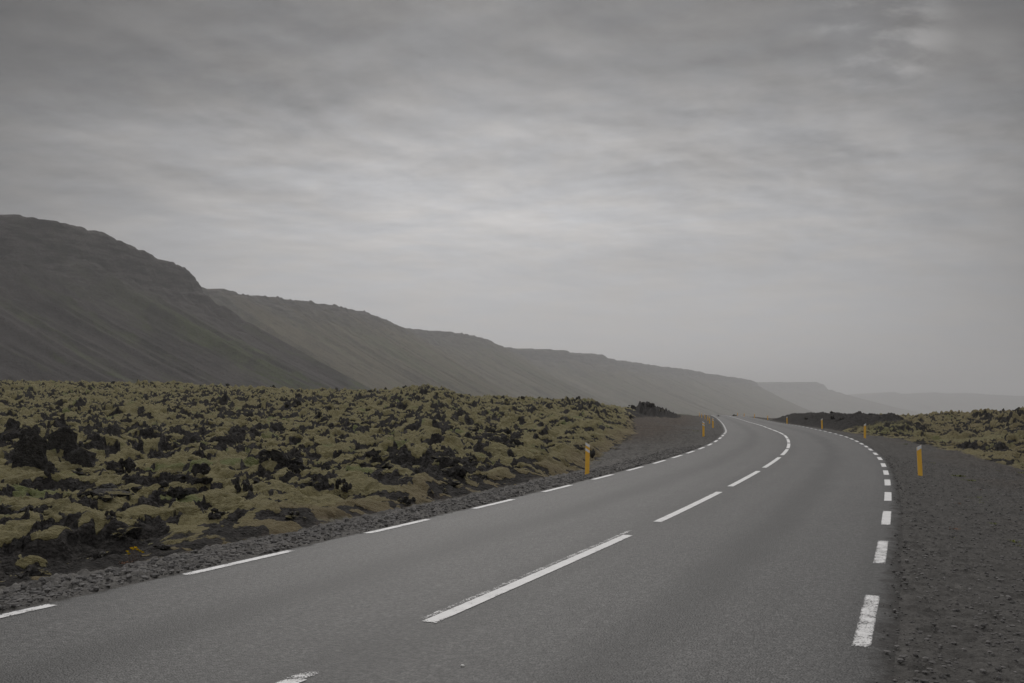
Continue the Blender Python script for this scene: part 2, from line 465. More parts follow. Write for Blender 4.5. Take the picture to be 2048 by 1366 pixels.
M_ASPH, M_PAINT, M_TERR, M_ROCK, M_STONE = mat_asphalt(), mat_paint(), mat_terrain(), mat_rock(), mat_stones()
M_SCREE = mat_hill('scree_slope', (.039, .035, .033), (.057, .051, .048), (.052, .066, .022), (60, 190, .35))
M_HEATH = mat_hill('heath_slope', (.066, .057, .034), (.096, .082, .050), (.070, .076, .036), (20, 200, .6))
M_FAR = mat_plain('far_ground', (.060, .064, .040), (.095, .095, .060), .01, 1, .05)
M_POST = mat_plain('post_plastic', (.93, .51, .060), (.95, .56, .075), 9, .5, .4)
M_WHITE = mat_plain('reflector_white', (.86, .85, .85), (.92, .91, .91), 30, .35, .5)
M_PLANT = mat_plain('plant_green', (.085, .12, .028), (.17, .17, .035), 18, .8)
M_STEM = mat_plain('plant_stem', (.10, .05, .03), (.13, .07, .04), 10, .8)
M_PETAL = mat_plain('petal_yellow', (.85, .60, .02), (.92, .68, .04), 10, .7)
M_PEB = mat_plain('pale_pebble', (.55, .54, .52), (.70, .69, .66), 30, .8)

# ------------------------------------------------------------------ far ground sheet
ang = np.linspace(-math.pi, math.pi, 541)
rad = np.concatenate([[0.5], np.geomspace(6, 19000, 200)])
RR, AA = np.meshgrid(rad, ang, indexing='ij')
gx, gy = RR * np.sin(AA), RR * np.cos(AA)
gz = -2.6 - 52 * sstep(260, 1400, RR) + (15.2 + 1.5 * fbm(gx / 14, gy / 14, 5, 3)) * np.exp(-(((gx - 97) / 33) ** 6 + ((gy - 650) / 70) ** 2)) + 1.4 * sstep(350, 700, RR) * fbm(gx / 160, gy / 160, 3, 4) * 1.3
g = mesh_np('ground', np.stack([gx, gy, gz], -1).reshape(-1, 3), grid_faces(len(rad), len(ang)), M_FAR)
tag(g, kind='structure')

# ------------------------------------------------------------------ terrain: gravel shoulders and mossy lava fields
pxs = np.concatenate([np.arange(-620, -40, 6.0), np.arange(-40, 2090, 2.1), np.arange(2090, 2700, 6.0)])
rows = [2.2]
while rows[-1] < 330:
    r = rows[-1]
    rows.append(r * (1.010 if r < 6 else 1.0036 if r < 150 else 1.008))
rows = np.array(rows)
TY, TPX = np.meshgrid(rows, pxs, indexing='ij')
TX = TY * (TPX - 1024) / F
nr, nc = TY.shape
x, y, px = TX.ravel(), TY.ravel(), TPX.ravel()
s, dl = road_coords(x, y)
zr = np.interp(s, SS, ZS); cf = np.interp(s, SS, CFS)
left = dl < 0
off = np.where(left, -dl - EDGE_L, dl - EDGE_R)       # metres beyond the asphalt edge
rough = fbm(x / 1.3, y / 1.3, 5, 3)
jit = fbm(x / .35, y / .35, 6, 2)

# gravel verge
gl = np.interp(s, [0, 20, 27, 31, 39, 54, 78, 100, 125, 143, 163, 180, 225, 260], [1.75, 1.85, 2.0, 2.1, 3.5, 5.0, 6.5, 8.4, 10.4, 11.5, 11, 6.5, 6, 30])
grr = np.interp(s, [0, 18, 30, 44, 48, 58, 67, 76, 85, 118, 150, 185, 200, 222, 260], [10, 9, 7.5, 6.0, 4.5, 3.8, 3.7, 3.6, 2.7, 2.5, 2.2, 2.0, 4, 14, 40])
gw = np.where(left, gl, grr)
zedge = zr + cf * np.where(left, -EDGE_L, EDGE_R)
zv = zedge - .015 - .06 * sstep(0, .5, off) - np.where(left, .22, .30) * sstep(.3, 3.0, off)
zv = zv + np.where(left, .55 * sstep(3, 12, off) * sstep(60, 160, s), 0)
zv = zv - np.where(~left, .45 * sstep(3.0, 9, off), 0)
trk = (~left) * np.exp(-((off - 5.2 - .25 * np.maximum(0, s - 40)) / 1.0) ** 2) * sstep(24, 32, s) * (1 - sstep(46, 50, s))
zv = zv - .16 * trk + .045 * (1 - .8 * trk) * rough * sstep(.2, 1.5, off) + (.20 * fbm(x / 4, y / 4, 15, 3) + .09 * fbm(x / 1.1, y / 1.1, 16, 4)) * sstep(1, 4, off)

# lava: overall lie of the land
SILX = [-700, 0, 200, 340, 480, 640, 760, 800, 850, 880, 910, 950, 1100, 1200, 1262, 1290, 1312, 1335, 1360, 1500, 1530, 1545, 1565, 1620, 1690, 1715, 1735, 1760, 1790, 1830, 1900, 1960, 2048, 2700]
SILY = [758, 768, 771, 772, 781, 786, 787, 784, 777, 782, 791, 800, 804, 808, 811, 809, 818, 829, 838, 850, 845, 836, 829, 826, 823, 818, 813, 814, 819, 823, 822, 825, 827, 832]
SILD = [130, 128, 128, 128, 124, 120, 116, 112, 108, 108, 110, 116, 118, 122, 132, 176, 178, 180, 180, 185, 195, 195, 172, 136, 118, 112, 108, 106, 104, 100, 98, 96, 94, 90]
sily = np.interp(px, SILX, SILY); sild = np.interp(px, SILX, SILD)
zs = H + (YH - sily) / F * sild
tt = y / sild
z0 = np.where(left, -.25, -.55)
prof = np.where(tt < 1, np.clip(tt, 0, 1) ** np.where(left, 1.55, 1.9), 1 - np.clip((tt - 1) * 1.6, 0, 3) ** 1.5)
zl = z0 + (zs - z0) * prof
mid = sstep(.10, .3, tt) * (1 - .75 * sstep(.75, 1.0, tt))
lava = sstep(0, 1, (off - gw + .55 * rough + .25 * jit) / .5)
cap0 = zv + np.where(left, .30 * np.clip(off - gw, 0, 3) + .5 * np.clip(off - gw - 3, 0, 99), .035 * np.clip(off - gw, 0, 12) + .24 * np.clip(off - gw - 12, 0, 99)) * (1 + .7 * fbm(x / 5, y / 5, 33, 3)) + .02
bank = (~left) * sstep(88, 98, s) * (1 - sstep(190, 210, s)) * (1 - sstep(5, 8, off - gw))
cap0 = np.where(bank > .01, cap0 + np.clip(off - gw, 0, 99) * .32 * bank, cap0)
dcap = np.clip(zl - cap0, -3, 3)
zl = np.where(zl < cap0, zl, cap0 + 0 * dcap)
L = lava > 0.001
lx, ly = x[L], y[L]
s_l = s[L]; off_l = off[L]; left_l = left[L]; tt_l = tt[L]; px_l = px[L]; bank_l = bank[L]
wx = lx + .50 * fbm(lx / 1.3, ly / 1.3, 21, 4); wy = ly + .50 * fbm(lx / 1.3, ly / 1.3, 22, 4)
big = fbm(lx / 9, ly / 9, 30, 3)
med = fbm(lx / 2.8, ly / 2.8, 31, 3)
def dome(u, v, sd, r=.80, p=.5):
    f1, f2, c = worley(u, v, sd)
    return np.clip(1 - (f1 / r) ** 2, 0, 1) ** p * (.25 + .95 * c)
d0 = dome(wx / 1.5, wy / 1.5, 39, .80, .45)
d1 = dome(wx / .70, wy / .78, 40, .80, .38)
d2 = dome(wx / .36 + .25 * med, wy / .38, 41, .80, .45)
d3 = dome(wx / .16, wy / .18, 42, .85)
rocky = fbm(wx / .85, wy / .85, 52, 5) * 1.2 + .45 * fbm(lx / 11, ly / 11, 53, 2)
flat = np.where(~left_l, sstep(1790, 1850, px_l) * sstep(66, 69, ly) * (1 - sstep(77, 84, ly)), sstep(1080, 1150, px_l) * sstep(66, 72, ly) * (1 - sstep(80, 86, ly)))
rm = sstep(.0, .18, rocky + .04 * (~left_l) + .09 * sstep(35, 100, ly)) * (1 - .92 * flat)
rub = left_l * (1 - sstep(9.5, 13, s_l)) * (1 - sstep(2.2, 3.8, off_l - gw[L] + .9 * med))
rub = np.maximum(rub, left_l * .6 * (1 - sstep(.2, .9, off_l - gw[L] + .5 * med)))
rm = np.maximum(rm, left_l * sstep(1235, 1290, px_l + 55 * med + 30 * fbm(lx / 1.2, ly / 1.2, 67, 3)) * sstep(130, 145, ly))
rm = np.maximum(rm, rub * .95 * sstep(-.36, .0, fbm(lx / .55, ly / .7, 57, 4)))
rm = np.maximum(rm * (1 - bank_l), bank_l)
cell1, cell2, cb = worley(lx / .62 + .35 * med, ly / .62, 61)
ce1, ce2, cc = worley(lx / .27, ly / .27, 62)
rgd = ridged(lx / .8, ly / .8, 50, 4)
cm1, cm2, cd = worley(lx / .12, ly / .13, 63)
block = .10 * (cd - .3) * sstep(0, .3, cm2 - cm1) + .26 * (cb - .25) * sstep(0, .25, cell2 - cell1) + .20 * (cc - .3) * sstep(0, .3, ce2 - ce1) + .30 * np.clip(rgd - .45, 0, 1)
nearf = 1 - .25 * sstep(40, 110, ly)
far_ = .72 + .45 * sstep(18, 45, ly)
hm_ = (.20 * d0 + .27 * d1 + .16 * d2 + .07 * d3) * (1 + .45 * sstep(45, 105, ly)) * (1 - .72 * flat) * far_
out_l = left_l * sstep(1262, 1285, px_l) * sstep(135, 150, ly)
block = block * (1 + 1.6 * out_l)
h = .60 * big * mid[L] + .36 * med + hm_ * (1 - .55 * rm) * (1 - .45 * rub) - .12 * rub + rm * (1 - .8 * bank_l) * (1 - .35 * rub) * block * .95 * far_
crev = (1 - sstep(.10, .30, .40 * d0 + .45 * d1 + .22 * d2)) * sstep(-.7, -.3, fbm(lx / 1.1, ly / 1.1, 58, 3)) * (1 - flat)  # bare rock in the gaps between cushions, its dark colour also painting crevice shade
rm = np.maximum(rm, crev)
gul = (~left_l) * sstep(1790, 1850, px_l) * np.exp(-((ly - np.interp(px_l, [1790, 1850, 2048, 2700], [66, 62, 53, 44]) + 1.6 * big) / 1.9) ** 2)
h = h - .75 * gul
rm = np.clip(rm + gul * 1.1, 0, 1)
h = h + bank_l * (.30 * fbm(lx / 1.6, ly / 1.6, 64, 4) + .5 * block)
h = (h - .36) * (.30 + .70 * sstep(0, 3.0, off_l - gw[L])) - .06
zlava = zl.copy(); zlava[L] = zlava[L] + h * (1 - .2 * bank_l)
zt = zv * (1 - lava) + zlava * lava
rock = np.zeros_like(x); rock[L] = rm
# moss slips off the steep faces
zg = zt.reshape(nr, nc)
dzr = np.gradient(zg, axis=0) / np.gradient(TY, axis=0)
dzc = np.gradient(zg, axis=1) / np.maximum(np.abs(np.gradient(TX, axis=1)), 1e-4)
def box(a, k, ax):
    for _ in range(2):
        c = np.cumsum(np.concatenate([np.repeat(a.take([0], ax), k, ax), a, np.repeat(a.take([-1], ax), k, ax)], ax), ax)
        n_ = a.shape[ax]
        a = (np.take(c, np.arange(2 * k, 2 * k + n_), ax) - np.take(c, np.arange(0, n_), ax)) / (2 * k)
    return a
slope = box(box(np.minimum(np.hypot(dzr, dzc), 4), 2, 0), 2, 1).ravel()
rock = np.clip(rock + lava * .9 * sstep(.70, 1.35, slope + .35 * fbm(x / .4, y / .4, 66, 2)) * (1 - sstep(90, 140, y) * .3), 0, 1)
# gravel stones in relief
soil = 1 - lava
near = soil > .01
qx, qy = x[near], y[near]
rr_ = y[near]
sc1 = np.where(left[near], .075, .055)
a1, a2, ac = worley(qx / .075, qy / .075, 70)
b1_, b2_, bc = worley(qx / .16 + .3, qy / .16, 71)
st = np.sqrt(np.clip(1 - (a1 / .8) ** 2, 0, 1)); st2 = np.sqrt(np.clip(1 - (b1_ / .5) ** 2, 0, 1)) * (bc > .72)
coarse = np.where(left[near], 1.0, .40 + .5 * sstep(1.0, 5.0, off[near] + 1.5 * rough[near]))
fade = sstep(0, .10, off[near])
addz = fade * coarse * (.030 * st * (.2 + 1.2 * ac) + .05 * st2) + fade * .016 * jit[near] + fade * .02 * fbm(qx / .12, qy / .12, 77, 3)
zt[near] += addz * soil[near]
tint = np.ones_like(x)
tv = .75 + .5 * ac; tv = np.where(st2 > .15, .6 + .9 * ((bc * 37) % 1), tv)
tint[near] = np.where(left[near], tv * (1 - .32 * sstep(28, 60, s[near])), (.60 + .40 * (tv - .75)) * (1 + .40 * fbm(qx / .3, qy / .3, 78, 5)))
brown = np.clip(.25 + .6 * fbm(x / 5, y / 5, 80, 3) + .5 * sstep(2, 6, off), 0, 1) * sstep(.8, 3, off)
brown = np.where(left, brown * sstep(40, 65, s), brown * .55)
brown = np.where(left & (lava > .5), (1 - sstep(.4, 2.0, off - gw + .7 * rough)) * .85, brown)
green = np.zeros_like(x)
gn = fbm(x / 1.7, y / 1.7, 85, 3)
green = sstep(.30, .44, gn) * 1.0 + .06
green = np.where(~left, np.maximum(green, .8 * sstep(1720, 1745, px) * (1 - sstep(1790, 1850, px)) * sstep(76, 82, y) * (1 - sstep(100, 108, y)) + .5 * sstep(1800, 1860, px) * sstep(64, 68, y) * (1 - sstep(78, 84, y))), green)
soil_a = soil.copy()
# sparse moss on the verge
V = np.stack([x, y, zt], 1)
ATT = {'rock': rock, 'soil': soil_a, 'tint': tint, 'green': green, 'brown': brown}
FQ = grid_faces(nr, nc)
fo = off[FQ].max(1); fl = lava[FQ].mean(1); fd = dl[FQ].mean(1); fs = s[FQ].mean(1)
keep = fo > -.12
FQ = FQ[keep]; fl = fl[keep]; fd = fd[keep]
ok = fl > .5
for nm, msk in (('gravel_shoulder', (~ok) & (fd < 0)), ('gravel_shoulder', (~ok) & (fd >= 0)),
                ('lava_field', ok & (fd < 0)), ('lava_field', ok & (fd >= 0))):
    v_, f_, a_ = submesh(V, FQ[msk], ATT)
    tag(mesh_np(nm, v_, f_, M_TERR, a_), kind='structure')
ZG = zt.reshape(nr, nc)

def ground_z(xx, yy):
    p_ = 1024 + F * xx / yy
    i = np.clip(np.searchsorted(rows, yy) - 1, 0, nr - 2); j = np.clip(np.searchsorted(pxs, p_) - 1, 0, nc - 2)
    a = (yy - rows[i]) / (rows[i + 1] - rows[i]); b = (p_ - pxs[j]) / (pxs[j + 1] - pxs[j])
    return (ZG[i, j] * (1 - a) * (1 - b) + ZG[i + 1, j] * a * (1 - b) + ZG[i, j + 1] * (1 - a) * b + ZG[i + 1, j + 1] * a * b)

cp, sp = math.cos(PITCH), math.sin(PITCH)
def row_of(yy, zz):
    f_ = yy * cp + (zz - H) * sp; u_ = -yy * sp + (zz - H) * cp
    return 683 - F * u_ / f_
PROJ = row_of(TY, ZG)
VISM = np.minimum.accumulate(PROJ, axis=0)
def at(pxx, pyy):
    """ground point seen at a photo pixel"""
    j = int(np.clip(np.searchsorted(pxs, pxx), 0, nc - 1))
    k = int(np.argmax(VISM[:, j] <= pyy))
    if VISM[k, j] > pyy: k = int(np.argmin(VISM[:, j]))
    return float(TX[k, j]), float(TY[k, j]), float(ZG[k, j])

# ------------------------------------------------------------------ road and its markings
lats = np.concatenate([[-EDGE_L], np.linspace(-LW - .1, LW + .1, 27), [EDGE_R]])
SR = SS[::2]
GS, GL = np.meshgrid(SR, lats, indexing='ij')
GLj = GL.copy()
e1 = fbm(SR / 1.6, SR * 0, 90, 4); e2 = fbm(SR / 2.2, SR * 0 + 9, 91, 4)
GLj[:, 0] -= .06 + .10 * e1; GLj[:, -1] += .05 + .12 * e2
rx, ry, rz = road_pt(GS.ravel(), GLj.ravel())
rz = rz + .008
rz = rz.reshape(GS.shape); rz[:, 0] -= .035; rz[:, -1] -= .035; rz = rz.ravel()
road = mesh_np('road', np.stack([rx, ry, rz], 1), grid_faces(*GS.shape), M_ASPH, {'lat': GL.ravel(), 'along': GS.ravel()})
tag(road, kind='structure')

def lines_obj(name, spans, lat, width, wears=None):
    VV, FF, EE, WW = [], [], [], []
    base = 0
    for k, (a, b) in enumerate(spans):
        ss_ = np.concatenate([[a], np.arange(math.ceil(a / DS + .2) * DS, b - .05, DS), [b]])
        cross = np.array([-.5, -.25, 0, .25, .5]) * width
        S_, C_ = np.meshgrid(ss_, cross, indexing='ij')
        X_, Y_, Z_ = road_pt(S_.ravel(), lat + C_.ravel())
        VV.append(np.stack([X_, Y_, Z_ + .008 + .006], 1)); FF.append(grid_faces(*S_.shape) + base); base += S_.size
        endp = np.minimum(S_ - a, b - S_).ravel()
        EE.append(np.maximum(np.abs(C_.ravel()) / (width * .5), 1 - np.clip(endp / .25, 0, 1)))
        WW.append(np.full(S_.size, (wears or {}).get(k, 0.0)))
    return mesh_np(name, np.concatenate(VV), np.concatenate(FF), M_PAINT, {'edge': np.concatenate(EE), 'wear': np.concatenate(WW)}, True, road)

cen = [(-10, -4.2), (-2.6, 3.46), (5.5, 12.3), (14.25, 20.65), (22.3, 28.4), (30.1, 36.7), (38.35, 43.75), (44.65, 49.7), (50.65, 55.15), (55.95, 61.7), (63.1, 69.9), (71.1, 78.6)]
q = 79.9
while q < 300:
    cen.append((q, q + 6.6)); q += 8.1
lines_obj('centre_line', cen, 0, .15, {1: .06})
# thin ghost of an older centre line beside the new paint
lines_obj('faded_line', [(5.6, 12.9)], -.115, .07, {0: .235})
lines_obj('faded_line', [(3.38, 3.68)], -.012, .15, {0: .21})
el = [(a_, a_ + 2.1) for a_ in (-13.5, -9.5, -5.45, -1.45, 2.62, 6.6, 10.7, 14.73, 18.72, 22.72, 26.6, 30.4, 34.0, 37.5)]
q = 41.2
while q < 300:
    el.append((q, q + 2.0)); q += 3.85
lines_obj('edge_line', el, -LW, .13, {k: .05 for k in range(8)})
cs = [-11.5, -6.8, -2.1, 2.6, 7.35, 12.2, 16.8, 21.3, 25.55, 29.6, 33.6, 38.0, 41.9, 45.8, 48.8, 51.75, 54.8, 58.0, 61.2, 64.65, 68.1, 71.8, 75.45, 79.15, 82.8, 86.45, 90.45, 94.7, 99.1, 103.2]
while cs[-1] < 300: cs.append(cs[-1] + 4.2)
er = [(c_ - .26 * g_, c_ + .26 * g_) for c_, g_ in zip(cs, np.gradient(cs))]
lines_obj('edge_line', er, LW, .15, {k: .11 for k in range(6)})

# ------------------------------------------------------------------ marker posts
def band(bm, x0, x1, z0l, z0r, z1l, z1r, y0, y1):
    """slanted slab: lower edge z0l..z0r, upper edge z1l..z1r, slightly bowed across"""
    n = 6
    ring = []
    for k in range(n + 1):
        u = k / n; xx = x0 + (x1 - x0) * u
        bow = .010 * (1 - (2 * u - 1) ** 2)
        zl_ = z0l + (z0r - z0l) * u; zu = z1l + (z1r - z1l) * u
        ring.append([bm.verts.new((xx, y0 - bow, zl_)), bm.verts.new((xx, y0 - bow, zu)), bm.verts.new((xx, y1 - bow, zu)), bm.verts.new((xx, y1 - bow, zl_))])
    for a, b in zip(ring[:-1], ring[1:]):
        for i in range(4):
            j = (i + 1) % 4
            bm.faces.new((a[i], b[i], b[j], a[j]))
    bm.faces.new(ring[0]); bm.faces.new(ring[-1][::-1])
def bm_obj(name, bm, mat, parent=None, smooth=False):
    bmesh.ops.recalc_face_normals(bm, faces=bm.faces)
    me = bpy.data.meshes.new(name); bm.to_mesh(me); bm.free()
    me.materials.append(mat)
    for p_ in me.polygons: p_.use_smooth = smooth
    o = bpy.data.objects.new(name, me); COL.objects.link(o)
    if parent: o.parent = parent
    return o
def make_post(side):
    r = bpy.data.objects.new('marker_post', None); COL.objects.link(r)
    wd = .062; sl = .075 * (1 if side == 'left' else -.85)      # top falls towards the road
    top = .90
    bm = bmesh.new()
    band(bm, -wd, wd, -.25, -.25, top + sl / 2, top - sl / 2, 0, .022)
    band(bm, -wd, -wd + .014, -.25, -.25, top + sl / 2 - .004, top + sl / 2 - .02, .0225, .05)
    band(bm, wd - .014, wd, -.25, -.25, top - sl / 2 + .004, top - sl / 2 - .012, .0225, .05)
    bm_obj('post_body', bm, M_POST, r)
    def refl(u, l):
        b_ = bmesh.new()
        band(b_, -wd - .002, wd + .002, u - l + sl / 2, u - l - sl / 2, u + sl / 2, u - sl / 2, -.004, .004)
        return bm_obj('reflector', b_, M_WHITE, r)
    if side == 'left':
        refl(top + .004, .078); refl(top - .155, .075)
    else:
        refl(top + .004, .105)
    return r
POSTS = {
    'left': [(1173, 942, 29.5), (1405.5, 878, 60), (1424.6, 856.5, 89), (1418, 842, 118), (1414.5, 833, 146), (1408.8, 829, 176), (1402.4, 829, 208), (1398, 829, 242)],
    'right': [(1835.5, 938, 30.3), (1727, 874, 63), (1642, 857, 90), (1572.5, 847, 126), (1534, 840.5, 170), (1508, 836, 196), (1487, 834, 222), (1474, 832, 248)]}
LBL = {
    'left': ['orange marker post with two white bands beside the mossy lava, nearest on the left verge',
             'second orange marker post along the left gravel verge, two white bands clearly visible',
             'third orange marker post on the left verge, standing where the gravel narrows to the bend',
             'fourth orange marker post on the left verge, just behind the third near the crest',
             'fifth small orange marker post of the left verge, almost hidden behind the fourth',
             'sixth tiny orange marker post of the left verge standing on the gravel crest',
             'seventh tiny orange marker post of the left verge, foot hidden by the gravel crest',
             'farthest faint orange marker post left of the road, leftmost of the crest cluster'],
    'right': ['tall orange marker post with white slanted cap, nearest on the right gravel shoulder',
              'second orange marker post right of the bend, in front of the mossy lava slope',
              'third orange marker post right of the bend, in front of the dark cut bank',
              'fourth orange marker post right of the bend, before the left part of the dark bank',
              'fifth orange marker post right of the road, at the left foot of the dark bank',
              'sixth small orange marker post right of the road against the hazy hillside',
              'seventh small orange marker post right of the road near the crest',
              'farthest faint orange marker post on the right where the road drops from view']}
def ctree(o):
    r = o.copy(); COL.objects.link(r)
    for ch in o.children:
        c = ch.copy(); COL.objects.link(c); c.parent = r
    return r
for side in ('left', 'right'):
    proto = make_post(side)
    for i, (ppx, ppy, dep) in enumerate(POSTS[side]):
        o = proto if i == 0 else ctree(proto)
        xx = (ppx - 1024) / F * dep
        zz = float(ground_z(np.array([xx]), np.array([dep]))[0])
        sp0, dp0 = road_coords(np.array([xx]), np.array([float(dep)]))
        zz = max(zz, float(road_pt(sp0, dp0)[2][0]) - .12)
        o.location = (xx, dep, zz - .01)
        hdg = float(np.interp(road_coords(np.array([xx]), np.array([float(dep)]))[0], SS, hd)[0])
        o.rotation_euler = (R(rnd.uniform(-.6, .6)), R(1.6 if (side == 'left' and i == 0) else -1.2 if i == 0 else rnd.uniform(-1.2, 1.2)), -hdg * .6)
        tag(o, LBL[side][i], 'marker post', 'orange marker posts along the road')

# ------------------------------------------------------------------ lava rocks
def rock_mesh(seed, tall=1.0, n=9):
    r_ = random.Random(seed)
    bm = bmesh.new()
    for k in range(n):
        if n == 1: c = Vector((0, 0, .2)); sz = .8
        elif k == 0: c = Vector((0, 0, .05)); sz = .56
        else:
            a = r_.uniform(0, 6.283); q_ = r_.uniform(.25, .85)
            c = Vector((math.cos(a) * q_, math.sin(a) * q_, r_.uniform(-.15, .75) * (1 - q_ * .75)))
            sz = r_.uniform(.14, .40)
        e = Vector((r_.uniform(.6, 1.4), r_.uniform(.6, 1.4), r_.uniform(.45, 1.35))) if n > 1 else Vector((.8, .4, 1.3))
        vs = []
        for _ in range(15):
            v = Vector((r_.gauss(0, 1), r_.gauss(0, 1), r_.gauss(0, 1))).normalized() * r_.uniform(.75, 1.05)
            vs.append(bm.verts.new(Vector((v.x * e.x, v.y * e.y, v.z * e.z)) * sz + c))
        g_ = bmesh.ops.convex_hull(bm, input=vs)
        bmesh.ops.delete(bm, geom=list({v for v in g_['geom_unused'] + g_['geom_interior'] if isinstance(v, bmesh.types.BMVert)}), context='VERTS')
    bmesh.ops.subdivide_edges(bm, edges=bm.edges[:], cuts=2, use_grid_fill=True)
    off_ = Vector((seed * 13.1, seed * 7.7, seed * 3.3))
    for v in bm.verts:
        q_ = v.co
        v.co = q_ + mnoise.noise_vector(q_ * 2.3 + off_) * .09 + mnoise.noise_vector(q_ * 6 + off_) * .03 + mnoise.noise_vector(q_ * 16 + off_) * .015
        v.co.z = v.co.z * tall
    me = bpy.data.meshes.new('lava_rock'); bm.to_mesh(me); bm.free()
    me.materials.append(M_ROCK)
    return me
RM = [rock_mesh(k + 1, (.75, 1.0, 1.35, .6, 1.1)[k % 5], 6 + k % 4) for k in range(12)]
SLAB = rock_mesh(40, 1.5, 1)
RM.append(SLAB)
RB_ = {}
for me_ in RM:
    c_ = np.empty(len(me_.vertices) * 3); me_.vertices.foreach_get('co', c_); c_ = c_.reshape(-1, 3)
    RB_[me_.name] = (np.ptp(c_[:, 0]), np.ptp(c_[:, 1]), c_[:, 2].max(), -c_[:, 2].min())
def put_rock(x_, y_, wid, hgt, label, group=None, mesh=None, rot=None, flat=.8):
    me_ = mesh or RM[rnd.randrange(12)]
    bx, by, bt, bb = RB_[me_.name]
    o = bpy.data.objects.new('lava_rock', me_); COL.objects.link(o)
    z_ = float(ground_z(np.array([x_]), np.array([y_]))[0])
    sz = hgt / bt
    k = 2 * wid / (bx + by)
    o.scale = (k, k * flat, sz)
    o.location = (x_, y_, z_ + .03 * hgt)
    o.rotation_euler = (rnd.uniform(-.2, .2), rnd.uniform(-.2, .2), rnd.uniform(0, 6.3)) if rot is None else rot
    tag(o, label, 'rock', group)
    return o
NOTE = [  # px, py of the foot, height and width in photo pixels, label
    (18, 880, 95, 75, 'tall craggy black lava outcrop at the far left edge of the moss field'),
    (62, 935, 82, 60, 'smooth upright grey lava slab leaning beside the far left outcrop'),
    (128, 905, 55, 50, 'craggy dark lava block with lichen just right of the upright slab'),
    (160, 935, 45, 70, 'low dark lava hump half covered by moss right of the upright slab'),
    (102, 962, 28, 24, 'small pointed dark rock standing in moss below the upright slab'),
    (232, 945, 50, 66, 'broad dark lava heap left of centre of the left moss field, above a mossy mound'),
    (205, 990, 42, 110, 'wide dark rock face under a big rounded moss mound'),
    (395, 968, 62, 70, 'large craggy lava rock with pale lichen near the lower middle of the left field'),
    (345, 995, 46, 60, 'dark broken lava rock in front of the large lichen spotted rock'),
    (492, 985, 40, 36, 'grey lichen covered round lava rock beside the dark broken rocks'),
    (550, 925, 44, 50, 'dark craggy lava rock on the left field, next to a twin spired rock'),
    (592, 935, 52, 48, 'twin spired dark lava rock right of a craggy rock'),
    (636, 978, 64, 40, 'dark lava stack with an overhanging moss cap in the middle of the left field'),
    (690, 992, 44, 36, 'pointed black lava rock standing just above the gravel in mid field'),
    (745, 915, 26, 34, 'dark squat lava block with a moss roof in mid field'),
    (890, 928, 30, 60, 'wide dark rock ledge overhung by moss on the right half of the left field'),
    (910, 958, 38, 60, 'black jagged lava rock near the gravel below the wide ledge'),
    (590, 818, 24, 44, 'dark lava knob near the upper middle of the left field'),
    (214, 1008, 24, 34, 'small black lava lump in moss below the wide rock face'),
    (222, 1040, 30, 36, 'small angular black rock in the smooth moss above the rubble bank'),
    (440, 1038, 28, 44, 'black lava lump with bright white lichen spots near the gravel'),
    (1284, 812, 14, 9, 'thin upright lava fin on the skyline at the end of the left field'),
    (1264, 812, 12, 16, 'craggy dark rock heap left of the thin lava fin on the skyline'),
    (1303, 818, 13, 20, 'dark craggy rock heap just right of the thin lava fin'),
    (1322, 825, 10, 18, 'low dark rock heap at the right end of the left lava field'),
    (304, 768, 11, 7, 'small dark lava pinnacle on the skyline of the left field'),
    (1012, 802, 10, 9, 'dark rock tooth on the skyline in the middle of the left field'),
    (1106, 804, 10, 8, 'dark double rock tooth on the skyline right of centre'),
    (1180, 915, 34, 26, 'dark lava rock right behind the nearest left marker post'),
    (1436, 830.5, 4, 6, 'tiny dark lump far off left of where the road disappears'),
    (1468.5, 833.5, 6, 10, 'small dark mound beside the farthest right marker post'),
]
for i, (ppx, ppy, hp, wp_, lab) in enumerate(NOTE):
    if 'far off left of' in lab: x_, y_ = (ppx - 1024) / F * 215, 215.
    elif 'small dark mound' in lab: x_, y_ = (ppx - 1024) / F * 238, 238.
    else: x_, y_, _ = at(ppx, ppy)
    hm_, wm = hp / F * y_, wp_ / F * y_
    slab = 'slab' in lab
    put_rock(x_, y_ + wm * .25, wm * (1 if slab else 1.0), hm_ * .85 if slab else min(hm_ * .62, wm * .66), lab, None, RM[(i * 5 + 2) % 12] if not slab else SLAB, (.04, .06 if slab else 0, rnd.uniform(-.6, .6)), .5 if slab else .8)
cnt = 0; tries = 0
idx = np.where((lava > .98) & (rock > .55) & (y < 140) & (px > -150) & (px < 2150))[0]
nprng = np.random.default_rng(5)
wgt = 1.0 / np.maximum(y[idx], 8) ** .2
pick = nprng.choice(idx, 4000, p=wgt / wgt.sum(), replace=False)
used = []
for k in pick:
    if cnt >= 210: break
    x_, y_ = float(x[k]), float(y[k])
    if any((x_ - a) ** 2 + (y_ - b) ** 2 < 1.1 for a, b in used): continue
    used.append((x_, y_))
    wid = rnd.uniform(.20, .46) * (1 + .006 * min(y_, 100)) * (1.5 if rnd.random() < .15 else 1)
    hgt = wid * rnd.uniform(.22, .48)
    sd_ = 'left' if left[k] else 'right'
    put_rock(x_, y_, wid, hgt, 'jagged dark lava rock sticking out of the moss on the %s field' % sd_, 'lava rocks scattered over the %s field' % sd_)
    cnt += 1

